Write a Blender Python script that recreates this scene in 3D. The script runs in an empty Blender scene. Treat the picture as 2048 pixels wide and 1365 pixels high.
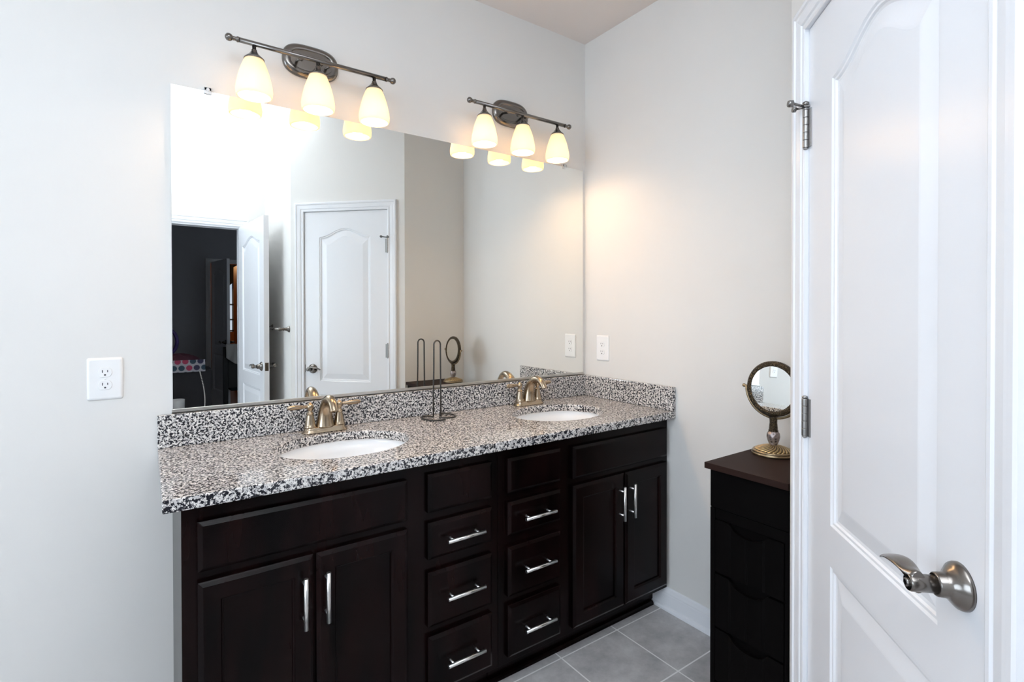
import bpy, math, random
from mathutils import Matrix, Vector
random.seed(7)
S = bpy.context.scene
C = S.collection
PI = math.pi

# ------------------------------------------------------------------ camera
F_PX, YAW, PITCH, ROLL, PY = 1036.64, 0.61476, -0.00831, -0.00127, 633.1
CAM = Vector((-1.9004, -2.0199, 1.329))
fw = Vector((math.sin(YAW)*math.cos(PITCH), math.cos(YAW)*math.cos(PITCH), math.sin(PITCH)))
rt = Vector((math.cos(YAW), -math.sin(YAW), 0)); up = rt.cross(fw)
rt2 = rt*math.cos(ROLL)+up*math.sin(ROLL); up2 = -rt*math.sin(ROLL)+up*math.cos(ROLL)
cd = bpy.data.cameras.new('camera'); cam = bpy.data.objects.new('camera', cd); C.objects.link(cam)
m = Matrix((rt2, up2, -fw)).transposed().to_4x4(); m.translation = CAM
cam.matrix_world = m
cd.sensor_width = 36; cd.sensor_fit = 'HORIZONTAL'; cd.lens = 36*F_PX/2048
cd.shift_y = -(682.5-PY)/2048; cd.clip_start = 0.02
S.camera = cam

# ------------------------------------------------------------------ world, lights, exposure
W = bpy.data.worlds.new('sky'); S.world = W; W.use_nodes = True
W.node_tree.nodes['Background'].inputs[0].default_value = (0.75, 0.87, 1.0, 1)
W.node_tree.nodes['Background'].inputs[1].default_value = 0.5
S.view_settings.view_transform = 'Standard'; S.view_settings.look = 'None'
S.view_settings.exposure = 0.40; S.view_settings.gamma = 1; S.view_settings.use_curve_mapping = False
S.cycles.max_bounces = 10; S.cycles.diffuse_bounces = 5; S.cycles.glossy_bounces = 6
S.cycles.transmission_bounces = 6; S.cycles.sample_clamp_indirect = 6

def light(name, kind, loc, energy, color, size=None, rot=None, sy=None):
    d = bpy.data.lights.new(name, kind); d.energy = energy; d.color = color
    if kind == 'AREA':
        d.size = size
        if sy: d.shape = 'RECTANGLE'; d.size_y = sy
    elif size: d.shadow_soft_size = size
    o = bpy.data.objects.new(name, d); o.location = loc
    if rot: o.rotation_euler = rot
    C.objects.link(o); return o
COOL = (0.80, 0.90, 1.0); WARM = (1.0, 0.64, 0.34)
# daylight entering by the window in the left wall
light('window_daylight', 'AREA', (-4.46, -1.55, 1.55), 37, (0.73, 0.86, 1.0), 1.5, (0, -PI/2, 0), 1.6)
# the bathroom's ceiling lamp, behind and left of the camera
light('ceiling_lamp_light', 'POINT', (-2.35, -2.35, 2.58), 12, (0.68, 0.83, 1.0), 0.10)

# the photographer's flash, aimed at the ceiling and bounced down
fl_ = light('bounced_flash', 'SPOT', (-1.95, -2.15, 1.75), 270, (0.76, 0.885, 1.0), 0.06, (PI, 0, 0))
fl_.data.spot_size = math.radians(112); fl_.data.spot_blend = 0.6

# ------------------------------------------------------------------ helpers
class MB:
    def __init__(s): s.v = []; s.f = []; s.sm = []; s.M = Matrix.Identity(4)
    def add(s, vs, fs, smooth=False):
        b = len(s.v)
        s.v += [tuple(s.M @ Vector(p)) for p in vs]
        for f in fs: s.f.append([i+b for i in f]); s.sm.append(smooth)
        return s
    def box(s, x0, x1, y0, y1, z0, z1):
        vs = [(x, y, z) for z in (z0, z1) for y in (y0, y1) for x in (x0, x1)]
        return s.add(vs, [(0,2,3,1), (4,5,7,6), (0,1,5,4), (2,6,7,3), (0,4,6,2), (1,3,7,5)])
    def chbox(s, x0, x1, yf, yb, z0, z1, c, d):
        """slab whose front (yf, nearest the room) has an outer bevel c wide, d deep"""
        o = [(x0,z0),(x1,z0),(x1,z1),(x0,z1)]; i = [(x0+c,z0+c),(x1-c,z0+c),(x1-c,z1-c),(x0+c,z1-c)]
        vs = [(x,yb,z) for x,z in o]+[(x,yf+d,z) for x,z in o]+[(x,yf,z) for x,z in i]
        fs = [(3,2,1,0), (8,9,10,11)]
        for k in range(4):
            n = (k+1) % 4; fs += [(k,n,n+4,k+4), (k+4,n+4,n+8,k+8)]
        return s.add(vs, fs)
    def loft(s, rings, closed=True, cap=True, smooth=True):
        n = len(rings[0]); vs = [p for r in rings for p in r]; fs = []
        for a in range(len(rings)-1):
            for k in range(n if closed else n-1):
                q = (k+1) % n; fs.append((a*n+k, a*n+q, (a+1)*n+q, (a+1)*n+k))
        s.add(vs, fs, smooth)
        if cap:
            b = len(s.v)-len(vs)
            s.f.append([b+k for k in range(n)][::-1]); s.sm.append(False)
            s.f.append([b+(len(rings)-1)*n+k for k in range(n)]); s.sm.append(False)
        return s
    def lathe(s, prof, seg=32, at=(0,0,0), axis='z', cap=True):
        rings = []
        for r, h in prof:
            ring = []
            for k in range(seg):
                a = 2*PI*k/seg; x, y = r*math.cos(a), r*math.sin(a)
                p = {'z': (x, y, h), 'x': (h, x, y), 'y': (y, h, x)}[axis]
                ring.append((p[0]+at[0], p[1]+at[1], p[2]+at[2]))
            rings.append(ring)
        return s.loft(rings, cap=cap)
    def tube(s, pts, r, seg=12, closed=False, flat=1.0):
        pts = [Vector(p) for p in pts]; n = len(pts); rings = []
        rr = r if isinstance(r, (list, tuple)) else [r]*n
        t0 = (pts[1]-pts[0]).normalized()
        nrm = t0.orthogonal().normalized()
        for i in range(n):
            if closed: t = (pts[(i+1) % n]-pts[i-1]).normalized()
            else: t = (pts[min(i+1, n-1)]-pts[max(i-1, 0)]).normalized()
            nrm = (nrm-t*nrm.dot(t)).normalized(); bn = t.cross(nrm)
            rings.append([pts[i]+(nrm*math.cos(2*PI*k/seg)+bn*math.sin(2*PI*k/seg)*flat)*rr[i] for k in range(seg)])
        if closed: rings.append(rings[0])
        return s.loft(rings, cap=not closed)
    def prism(s, poly, z0, z1):
        n = len(poly); vs = [(x,y,z0) for x,y in poly]+[(x,y,z1) for x,y in poly]
        fs = [list(range(n))[::-1], [n+i for i in range(n)]]+[(i,(i+1)%n,n+(i+1)%n,n+i) for i in range(n)]
        return s.add(vs, fs)
    def obj(s, name, mat, parent=None, bevel=0, seg=2, loc=None, weld=False):
        me = bpy.data.meshes.new(name); me.from_pydata(s.v, [], s.f)
        for p, k in zip(me.polygons, s.sm): p.use_smooth = k
        me.validate(); me.update()
        import bmesh
        b = bmesh.new(); b.from_mesh(me)
        if weld: bmesh.ops.remove_doubles(b, verts=b.verts, dist=1e-5)
        bmesh.ops.recalc_face_normals(b, faces=b.faces); b.to_mesh(me); b.free()
        me.materials.append(mat)
        o = bpy.data.objects.new(name, me); C.objects.link(o)
        if parent: o.parent = parent
        if loc: o.location = loc
        if bevel:
            md = o.modifiers.new('bevel', 'BEVEL'); md.width = bevel; md.segments = seg; md.limit_method = 'ANGLE'; md.angle_limit = math.radians(40)
        return o
def smooth_path(pts, k=8, closed=False):
    P = [Vector(p) for p in pts]; n = len(P); out = []
    for i in range(n if closed else n-1):
        a = P[i-1] if (closed or i > 0) else P[0]; b = P[i]; c = P[(i+1) % n]
        d = P[(i+2) % n] if closed else P[min(i+2, n-1)]
        for j in range(k):
            t = j/k
            out.append(0.5*((2*b)+(c-a)*t+(2*a-5*b+4*c-d)*t*t+(3*b-a-3*c+d)*t**3))
    if not closed: out.append(P[-1])
    return out
def tag(o, label, cat, group=None, kind=None):
    o['label'] = label; o['category'] = cat
    if group: o['group'] = group
    if kind: o['kind'] = kind
    return o
def empty(name, loc=(0,0,0), rz=0):
    o = bpy.data.objects.new(name, None); o.empty_display_size = .05; C.objects.link(o)
    o.location = loc; o.rotation_euler = (0, 0, rz); return o
def dup(root, loc, label, rz=None):
    r = root.copy(); C.objects.link(r); r.location = loc; r['label'] = label
    if rz is not None: r.rotation_euler = (0, 0, rz)
    for ch in list(root.children):
        c = ch.copy(); C.objects.link(c); c.parent = r
        for g in list(ch.children):
            d = g.copy(); C.objects.link(d); d.parent = c
    return r

# ------------------------------------------------------------------ materials
def mat(name, col, rough=.5, metal=0, **kw):
    m = bpy.data.materials.new(name); m.use_nodes = True
    b = m.node_tree.nodes['Principled BSDF']
    b.inputs['Base Color'].default_value = (*col, 1); b.inputs['Roughness'].default_value = rough
    b.inputs['Metallic'].default_value = metal
    for k, v in kw.items(): b.inputs[k.replace('_', ' ')].default_value = v
    return m
def nd(m, t, **kw):
    n = m.node_tree.nodes.new(t)
    for k, v in kw.items():
        if k in n.inputs.keys(): n.inputs[k].default_value = v
        else: setattr(n, k, v)
    return n
def ln(m, a, b): m.node_tree.links.new(a, b)
def bsdf(m): return m.node_tree.nodes['Principled BSDF']
def coords(m, kind='Object', scale=(1,1,1)):
    tc = nd(m, 'ShaderNodeTexCoord'); mp = nd(m, 'ShaderNodeMapping'); mp.inputs['Scale'].default_value = scale
    ln(m, tc.outputs[kind], mp.inputs[0]); return mp.outputs[0]
def ramp(m, fac, stops, interp='LINEAR'):
    r = nd(m, 'ShaderNodeValToRGB'); r.color_ramp.interpolation = interp
    e = r.color_ramp.elements
    while len(e) < len(stops): e.new(.5)
    for q, (p, c) in zip(e, stops): q.position = p; q.color = (*c, 1) if len(c) == 3 else c
    ln(m, fac, r.inputs[0]); return r.outputs[0]
def noise(m, co, scale, detail=2, rough=.5):
    n = nd(m, 'ShaderNodeTexNoise'); n.inputs['Scale'].default_value = scale
    n.inputs['Detail'].default_value = detail; n.inputs['Roughness'].default_value = rough
    ln(m, co, n.inputs['Vector']); return n.outputs['Fac']
def mix(m, fac, a, b, mode='MIX'):
    n = nd(m, 'ShaderNodeMix'); n.data_type = 'RGBA'; n.blend_type = mode
    for v, i in ((fac, 0), (a, 6), (b, 7)):
        if hasattr(v, 'links'): ln(m, v, n.inputs[i])
        else: n.inputs[i].default_value = v if i == 0 else (*v, 1)
    return n.outputs[2]
def bump(m, h, dist, strength=1):
    b = nd(m, 'ShaderNodeBump'); b.inputs['Strength'].default_value = strength; b.inputs['Distance'].default_value = dist
    ln(m, h, b.inputs['Height']); ln(m, b.outputs[0], bsdf(m).inputs['Normal'])

def paint(name, col, rough=.55):
    m = mat(name, col, rough); co = coords(m)
    c = ramp(m, noise(m, co, 2.5, 3), [(.3, tuple(x*.985 for x in col)), (.7, tuple(min(1, x*1.015) for x in col))])
    ln(m, c, bsdf(m).inputs['Base Color']); bump(m, noise(m, co, 350, 2), .0004, .25); return m
M = {}
M['wall'] = paint('wall_paint', (.74, .725, .70))
M['ceiling'] = paint('ceiling_paint', (.76, .70, .665), .8)
M['white'] = mat('semi_gloss_white', (.83, .84, .87), .27)
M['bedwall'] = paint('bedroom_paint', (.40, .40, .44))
M['mirror'] = mat('mirror_silver', (.875, .885, .86), 0, 1)
M['clearplastic'] = mat('clear_plastic', (.92, .93, .94), .25, 0, Transmission_Weight=.25)
M['plastic'] = mat('white_plastic', (.86, .86, .86), .3)
M['slot'] = mat('dark_slot', (.015, .015, .02), .6)
M['porcelain'] = mat('porcelain', (.88, .89, .90), .08)
M['steel'] = mat('brushed_steel_bar', (.80, .79, .77), .28, 1)
M['darkmetal'] = mat('dark_nickel', (.22, .21, .20), .25, 1)
M['hinge'] = mat('satin_hinge', (.36, .35, .34), .3, 1)
M['blackwire'] = mat('dark_wire', (.06, .056, .052), .32, .8)
M['drain'] = mat('chrome_drain', (.7, .7, .7), .15, 1)

def brushed(name, col, rough, s=(1, 1, 60)):
    m = mat(name, col, rough, 1); co = coords(m, 'Object', s)
    r = nd(m, 'ShaderNodeMapRange'); ln(m, noise(m, co, 40, 2), r.inputs[0])
    r.inputs[3].default_value = rough-.06; r.inputs[4].default_value = rough+.08
    ln(m, r.outputs[0], bsdf(m).inputs['Roughness']); return m
M['nickel'] = brushed('brushed_nickel', (.20, .183, .168), .21)
M['faucet'] = brushed('brushed_warm_nickel', (.38, .30, .215), .21)
M['channel'] = brushed('mirror_channel_metal', (.62, .61, .58), .3, (40, 1, 1))

# granite
m = mat('granite', (.7, .7, .7), .09); co = coords(m)
n1 = noise(m, co, 150, 3, .6); n2 = noise(m, co, 95, 2, .5); n3 = noise(m, co, 260, 2, .5)
v = nd(m, 'ShaderNodeTexVoronoi'); v.inputs['Scale'].default_value = 190; ln(m, co, v.inputs['Vector'])
cell = ramp(m, v.outputs['Color'], [(0, (.50, .48, .465)), (.35, (.72, .69, .665)), (.7, (.86, .83, .80)), (1, (.62, .595, .57))])
grey = ramp(m, n2, [(.44, (0,0,0)), (.50, (1,1,1))])
base = mix(m, grey, mix(m, .45, cell, (.30, .30, .32)), cell)
dk = ramp(m, n1, [(.470, (1,1,1)), (.498, (0,0,0))])
dk2 = ramp(m, n3, [(.36, (1,1,1)), (.41, (0,0,0))])
c = mix(m, dk, base, (.018, .018, .024)); c = mix(m, dk2, c, (.035, .035, .042))
ln(m, c, bsdf(m).inputs['Base Color']); M['granite'] = m

# espresso wood
m = mat('espresso_wood', (.010, .005, .0045), .30); co = coords(m, 'Object', (5, 5, 1.0))
c = ramp(m, noise(m, co, 3, 3, .5), [(.35, (.0010, .0005, .0005)), (.7, (.0085, .0026, .0024))])
ln(m, c, bsdf(m).inputs['Base Color']); bsdf(m).inputs['Specular IOR Level'].default_value = .12; bsdf(m).inputs['Roughness'].default_value = .24; M['wood'] = m
m = mat('black_tower_finish', (.003, .0025, .0025), .42); M['tower'] = m
bsdf(m).inputs['Specular IOR Level'].default_value = .03
m = mat('tower_top_finish', (.022, .012, .010), .5, Specular_IOR_Level=.05); M['towertop'] = m

# floor tile, 12 in. with pale grout
m = mat('grey_tile', (.2, .2, .2), .42)
tc = nd(m, 'ShaderNodeTexCoord'); sx = nd(m, 'ShaderNodeSeparateXYZ'); ln(m, tc.outputs['Object'], sx.inputs[0])
def line(axis, off, P=.3045, w=.0028):
    a = nd(m, 'ShaderNodeMath', operation='ADD'); ln(m, sx.outputs[axis], a.inputs[0]); a.inputs[1].default_value = -off+P*50+P/2
    b = nd(m, 'ShaderNodeMath', operation='MODULO'); ln(m, a.outputs[0], b.inputs[0]); b.inputs[1].default_value = P
    d = nd(m, 'ShaderNodeMath', operation='SUBTRACT'); ln(m, b.outputs[0], d.inputs[0]); d.inputs[1].default_value = P/2
    e = nd(m, 'ShaderNodeMath', operation='ABSOLUTE'); ln(m, d.outputs[0], e.inputs[0])
    g = nd(m, 'ShaderNodeMath', operation='LESS_THAN'); ln(m, e.outputs[0], g.inputs[0]); g.inputs[1].default_value = w
    return g.outputs[0]
mx = nd(m, 'ShaderNodeMath', operation='MAXIMUM'); ln(m, line('X', -.302), mx.inputs[0]); ln(m, line('Y', -.513), mx.inputs[1])
co = tc.outputs['Object']
t = ramp(m, noise(m, co, 9, 8, .68), [(.32, (.33, .32, .32)), (.5, (.44, .425, .425)), (.68, (.56, .545, .54))])
t = mix(m, mx.outputs[0], t, (.85, .84, .83)); ln(m, t, bsdf(m).inputs['Base Color']); M['tile'] = m

# shade glass
m = bpy.data.materials.new('frosted_shade_glass'); m.use_nodes = True; nt = m.node_tree; nt.nodes.clear()
out = nt.nodes.new('ShaderNodeOutputMaterial'); tr = nt.nodes.new('ShaderNodeBsdfTranslucent'); df = nt.nodes.new('ShaderNodeBsdfDiffuse')
gl = nt.nodes.new('ShaderNodeBsdfGlossy'); gl.inputs['Roughness'].default_value = .35
tr.inputs[0].default_value = (.93, .875, .77, 1); df.inputs[0].default_value = (.80, .76, .68, 1)
a = nt.nodes.new('ShaderNodeMixShader'); a.inputs[0].default_value = .45; b2 = nt.nodes.new('ShaderNodeMixShader'); b2.inputs[0].default_value = .05
nt.links.new(tr.outputs[0], a.inputs[1]); nt.links.new(df.outputs[0], a.inputs[2]); nt.links.new(a.outputs[0], b2.inputs[1])
nt.links.new(gl.outputs[0], b2.inputs[2]); nt.links.new(b2.outputs[0], out.inputs[0]); M['shade'] = m
def emis(name, col, st):
    m = mat(name, col, .5); b = bsdf(m); b.inputs['Emission Color'].default_value = (*col, 1); b.inputs['Emission Strength'].default_value = st; return m
M['bulb'] = emis('lit_bulb', (1, .80, .52), 4)
M['skypane'] = emis('bright_daylight', (.72, .84, 1.0), .55)
M['bronze'] = mat('antique_bronze', (.30, .22, .13), .33, .9)
M['bronzedark'] = mat('dark_antique_bronze', (.07, .055, .04), .35, .8)

# ------------------------------------------------------------------ room shell
H = 2.74
K = math.sqrt(.5)
D0 = (-.46, -1.3015); SX = -1.06; D1 = (SX, -1.9015); FY = -2.87; LX = -4.40; T = .11
def struct(b, name, m, label, cat, **k): return tag(b.obj(name, m, **k), label, cat, kind='structure')
struct(MB().box(LX-.2, .3, -7.0, .3, -.06, 0), 'floor', M['tile'], 'floor of grey square tiles with pale grout lines', 'floor')
b = MB(); b.box(LX-T, T, FY-T, T, H, H+.08); struct(b, 'ceiling', M['ceiling'], 'plain beige white ceiling above the vanity lights', 'ceiling')
struct(MB().box(LX-T, T, 0, T, 0, H), 'wall_back', M['wall'], 'pale grey wall behind the big mirror and the vanity', 'wall')
struct(MB().box(0, T, D0[1]-.1, 0, 0, H), 'wall_right', M['wall'], 'pale wall at the right end of the vanity with an outlet', 'wall')
struct(MB().prism([D0, (0, D0[1]), (0, D0[1]-.1), (D0[0]+.0414, D0[1]-.1)], 0, H), 'wall_nook', M['wall'], 'narrow beige wall behind the black drawer tower, seen in the big mirror', 'wall')
# diagonal wall with the closet doorway, built in its own frame: x runs from D0 to D1, -y is the room
WD = math.hypot(D1[0]-D0[0], D1[1]-D0[1]); S0, S1, ZT = .118, .747, 2.040
b = MB()
for xa, xb, za, zb, e0, e1 in ((0, S0, 0, H, .0414, 0), (S1, WD, 0, H, 0, .0414), (S0, S1, ZT, H, 0, 0)):
    b.prism([(xa, 0), (xb, 0), (xb-e1, .1), (xa+e0, .1)], za, zb)
wd = struct(b, 'wall_diagonal', M['wall'], 'slanted wall that holds the closed white panel door', 'wall')
wd.location = (*D0, 0); wd.rotation_euler = (0, 0, math.radians(-135))
struct(MB().prism([D1, (D1[0]+.1, D1[1]-.0414), (SX+.1, FY), (SX, FY)], 0, H), 'wall_side', M['wall'], 'short wall with the towel bar behind the open door, seen in the mirror', 'wall')
OX0, OX1, OZ = -2.01, -1.245, 2.05
b = MB(); b.box(LX, OX0, FY-T, FY, 0, H); b.box(OX1, SX+.1, FY-T, FY, 0, H); b.box(OX0, OX1, FY-T, FY, OZ, H)
struct(b, 'wall_front', M['wall'], 'bright white wall around the bedroom doorway, seen in the mirror', 'wall')
b = MB(); wy0, wy1, wz0, wz1 = -2.40, -.70, .78, 2.32
b.box(LX-T, LX, FY-T, wy0, 0, H); b.box(LX-T, LX, wy1, 0, 0, H); b.box(LX-T, LX, wy0, wy1, 0, wz0); b.box(LX-T, LX, wy0, wy1, wz1, H)
struct(b, 'wall_left', M['wall'], 'wall with the window at the far left outside the picture', 'wall')

def sweep(b, path_of, prof):
    """path_of(o) gives the path for a profile point lying o outward; prof lists (o, y)"""
    rings = [[(x, y, z) for (o, y) in prof for (x, z) in [path_of(o)[k]]] for k in range(len(path_of(0)))]
    return b.loft(rings, closed=True, cap=True, smooth=False)
CAS = [(-.004,0),(-.004,-.009),(.0,-.011),(.007,-.011),(.010,-.008),(.014,-.008),(.017,-.012),(.034,-.0145),(.042,-.0145),(.045,-.018),(.055,-.0185),(.0595,-.016),(.060,0)]
def casing(x0, x1, zt):
    b = MB(); return sweep(b, lambda o: [(x0-o, 0), (x0-o, zt+o), (x1+o, zt+o), (x1+o, 0)], CAS)
# window in the left wall
w = tag(empty('window_1', (LX, (wy0+wy1)/2, 0), math.radians(90)), 'bathroom window in the left wall outside the picture', 'window', kind='structure')
hw = (wy1-wy0)/2
b = MB(); sweep(b, lambda o: [(-hw-o, wz0-o), (-hw-o, wz1+o), (hw+o, wz1+o), (hw+o, wz0-o), (-hw-o, wz0-o)], CAS); b.obj('casing', M['white'], w)
b = MB()
for q in ((-hw, -hw+.04, wz0, wz1), (hw-.04, hw, wz0, wz1), (-hw, hw, wz0, wz0+.04), (-hw, hw, wz1-.04, wz1), (-hw, hw, (wz0+wz1)/2-.02, (wz0+wz1)/2+.02)):
    b.box(q[0], q[1], .06, .095, q[2], q[3])
b.obj('sash', M['white'], w)

# baseboards (colonial profile with shoe)
BB = [(0,0),(-.024,0),(-.0235,.008),(-.020,.015),(-.013,.019),(-.013,.066),(-.0115,.070),(-.0115,.076),(-.009,.083),(-.0065,.092),(-.003,.096),(0,.097)]
def baseboard(name, p0, ang, L, label):
    b = MB(); b.loft([[(x, y, z) for y, z in BB] for x in (0, L)], smooth=False)
    o = struct(b, name, M['white'], label, 'baseboard'); o.location = (*p0, 0); o.rotation_euler = (0, 0, ang); return o
baseboard('baseboard_right', (0, -.455), -PI/2, .84, 'white baseboard along the wall between vanity and black tower')
baseboard('baseboard_nook', (-.025, D0[1]), PI, .435, 'white baseboard behind the black drawer tower')
baseboard('baseboard_back', (LX, 0), 0, -1.873-LX, 'white baseboard left of the vanity')
baseboard('baseboard_front', (OX0-.07, FY), PI, OX0-.07-LX, 'white baseboard beside the bedroom doorway')
baseboard('baseboard_side', (SX, D1[1]-.02), -PI/2, D1[1]-.02-FY-.03, 'white baseboard under the towel bar')

# ------------------------------------------------------------------ panel doors
def door_leaf(w, h, th=.035, ax=None, both=True, cx=None, zz=(.850, 1.860)):
    """moulded two-panel door; x 0..w, front face y=0 facing -y, camber-top upper panel"""
    b = MB(); cx = cx or w/2; ax = ax or (w/2-.112)
    N = 24
    def loop(ins, z0, z1, rise):
        a = ax-ins; L = [(cx-a, z0+ins), (cx+a, z0+ins)]
        for k in range(N+1):
            u = k/N; x = cx+a-2*a*u
            L.append((x, z1-ins+rise*(.5-.5*math.cos(2*PI*u))))
        return L
    P = [(.235, .745, 0.0), (*zz, .058)]
    prof = [(0, 0), (.004, .0035), (.009, .0035), (.012, .0075), (.018, .0085), (.052, .002), (.056, .0015)]
    def side(y0, sg):
        for z0, z1, rise in P:
            rings = [[(x, y0+sg*d, z) for x, z in loop(i, z0, z1, rise)] for i, d in prof]
            b.loft(rings, cap=False, smooth=False)
            b.add(rings[-1], [list(range(len(rings[-1])))])
        xs = [cx-ax, cx+ax]
        def q(x0, x1, z0, z1): b.add([(x0,y0,z0),(x1,y0,z0),(x1,y0,z1),(x0,y0,z1)], [(0,1,2,3)])
        q(0, xs[0], 0, h); q(xs[1], w, 0, h); q(xs[0], xs[1], 0, P[0][0]); q(xs[0], xs[1], P[0][1], P[1][0])
        top = loop(0, *P[1])[2:]
        for k in range(N):
            (xa, za), (xb, zb) = top[k], top[k+1]
            b.add([(xa,y0,za),(xb,y0,zb),(xb,y0,h),(xa,y0,h)], [(0,1,2,3)])
    side(0, 1)
    if both: side(th, -1)
    else: b.add([(0,th,0),(w,th,0),(w,th,h),(0,th,h)], [(0,1,2,3)])
    b.add([(0,0,0),(w,0,0),(w,th,0),(0,th,0)], [(0,1,2,3)]); b.add([(0,0,h),(w,0,h),(w,th,h),(0,th,h)], [(0,1,2,3)])
    b.add([(0,0,0),(0,th,0),(0,th,h),(0,0,h)], [(0,1,2,3)]); b.add([(w,0,0),(w,th,0),(w,th,h),(w,0,h)], [(0,1,2,3)])
    return b
def lever(parent, x, z, y, sgn, dirn, mt=None):
    """lever handle on face y, room side is y*sgn... sgn=-1: towards -y; dirn: +1/-1 the way the lever points in x"""
    mt = mt or M['nickel']
    r = bpy.data.objects.new('door_handle', None); C.objects.link(r); r.parent = parent; r.location = (x, y, z)
    if sgn > 0: r.rotation_euler = (0, 0, PI); dirn = -dirn
    b = MB(); b.lathe([(.0335, 0), (.0335, -.003), (.032, -.0065), (.026, -.012), (.020, -.0175), (.0175, -.022), (.0168, -.032), (.0155, -.0335), (.0125, -.034)][::-1], 40, axis='y'); b.obj('rose', mt, r)
    b = MB(); b.lathe([(.0125, -.031), (.0125, -.066), (.011, -.069)], 32, axis='y')
    rings = []
    for k in range(17):
        t = k/16; px = dirn*(-.006+.094*t); py = -.0575-.002*math.sin(PI*t)
        pz = .003+.013*math.sin(PI*t**.9)-.004*t*t
        hh = .0115*max(0, 1-t*4.5)+.0042-.0014*t; tt = .0095+.0065*math.sin(PI*min(1, t*1.05))-.0030*t
        rings.append([(px, py+tt*math.sin(2*PI*j/20), pz+hh*math.cos(2*PI*j/20)+.25*tt*math.sin(2*PI*j/20)*t) for j in range(20)])
    b.loft(rings); b.obj('lever', mt, r)
    b = MB(); b.lathe([(.006, -.068), (.006, -.0715), (.004, -.0725)], 20, axis='y'); b.obj('privacy_button', M['darkmetal'], r)
    return r
def hinge(parent, x, z, stop=False, h=.094):
    b = MB()
    for k in range(5):
        z0 = z-h/2+k*h/5; b.lathe([(.0062, z0+.0004), (.0070, z0+.0007), (.0070, z0+.0014), (.0070, z0+h/5-.0014), (.0070, z0+h/5-.0007), (.0062, z0+h/5-.0004)], 20, at=(x, -.0068, 0))
    b.lathe([(.0045, z-h/2), (.0045, z+h/2)], 16, at=(x, -.0068, 0))
    b.lathe([(.004, z+h/2), (.0066, z+h/2+.001), (.0066, z+h/2+.005), (.003, z+h/2+.007)], 16, at=(x, -.0068, 0))
    b.lathe([(.003, z-h/2-.005), (.0055, z-h/2-.003), (.0055, z-h/2)], 16, at=(x, -.0068, 0))
    b.box(x, x+.019, -.0022, .0005, z-h/2, z+h/2)
    o = b.obj('hinge', M['hinge'], parent)
    if stop:
        b = MB(); zz = z+h/2+.010
        b.box(x-.008, x+.008, -.016, .001, zz-.004, zz); b.lathe([(.004, zz), (.0075, zz+.003), (.0075, zz+.009), (.003, zz+.012)], 14, at=(x, -.0068, 0))
        b.tube([(x+.002, -.010, zz-.002), (x+.018, -.032, zz-.002), (x+.028, -.046, zz-.002)], .0034, 10)
        b.lathe([(.007, -.058), (.0085, -.054), (.0085, -.046), (.004, -.044)], 14, at=(x+.028, 0, zz-.002), axis='y')
        b.tube([(x-.002, -.010, zz-.002), (x-.012, -.026, zz-.002)], .0026, 10)
        b.lathe([(.007, -.034), (.0075, -.031), (.0075, -.026), (.004, -.024)], 14, at=(x-.012, 0, zz-.002), axis='y')
        b.obj('hinge_pin_stop', M['darkmetal'], o)
    return o
# closet door in the diagonal wall
d1 = tag(empty('door_1', (*D0, 0), math.radians(-135)), 'closed white arched two-panel door with lever handle at the right', 'door', kind='structure')
b = door_leaf(.617, 2.026, both=False, ax=.190, cx=.316, zz=(.838, 1.850)); lf = b.obj('door_leaf', M['white'], d1, loc=(S0+.006, .001, .006))
hinge(d1, S0+.002, 1.786, True); hinge(d1, S0+.002, 1.064); hinge(d1, S0+.002, .25)
lever(d1, .682, .932, .001, -1, -1)
b = MB(); b.box(.7385, .7415, -.0012, .002, .905, .960); b.obj('latch_plate', M['darkmetal'], d1)
b = MB()
for xa, xb in ((S0-.015, S0+.0035), (S1-.0035, S1+.015)): b.box(xa, xb, .0, .1, 0, ZT-.006)
b.box(S0-.015, S1+.015, 0, .1, ZT-.006, ZT+.012); b.box(S0+.0035, S0+.014, .038, .07, 0, ZT-.006); b.box(S1-.014, S1-.0035, .038, .07, 0, ZT-.006)
b.obj('jamb', M['white'], d1)
t = struct(casing(S0-.002, S1+.002, ZT-.002), 'trim_1', M['white'], 'white moulded casing around the closed arched panel door', 'trim')
t.location = (*D0, 0); t.rotation_euler = (0, 0, math.radians(-135))

# bedroom doorway and its open door
t = struct(casing(-OX1, -OX0, OZ), 'trim_2', M['white'], 'white casing around the dark bedroom doorway, seen in the mirror', 'trim')
t.location = (0, FY, 0); t.rotation_euler = (0, 0, PI)
b = MB(); b.box(OX0-.001, OX0+.018, FY-T, FY, 0, OZ); b.box(OX1-.018, OX1+.001, FY-T, FY, 0, OZ); b.box(OX0+.018, OX1-.018, FY-T, FY, OZ-.018, OZ)
struct(b, 'trim_3', M['white'], 'white door jamb lining the bedroom doorway, seen in the mirror', 'trim')
# leaf: local x from hinge to latch, local -y faces the camera side (west)
ang = math.atan2(-2.115-FY, -1.197-(-1.262))
d2 = tag(empty('door_2', (-1.262, FY+.004, 0), ang), 'white panel door standing open into the bathroom beside the dark doorway', 'door', kind='structure')
# local frame: x along leaf, y to the left of it (west); west face at y=0, so leaf occupies y in -th..0
b = door_leaf(.74, 2.03); b.obj('door_leaf', M['white'], d2, loc=(.004, -.035, .008))
h1 = lever(d2, .68, .93, 0, 1, -1); h2 = lever(d2, .68, .93, -.035, -1, -1)
b = MB(); b.box(.7435, .7455, -.030, -.005, .90, .96); b.obj('latch_plate', M['faucet'], d2)

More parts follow.
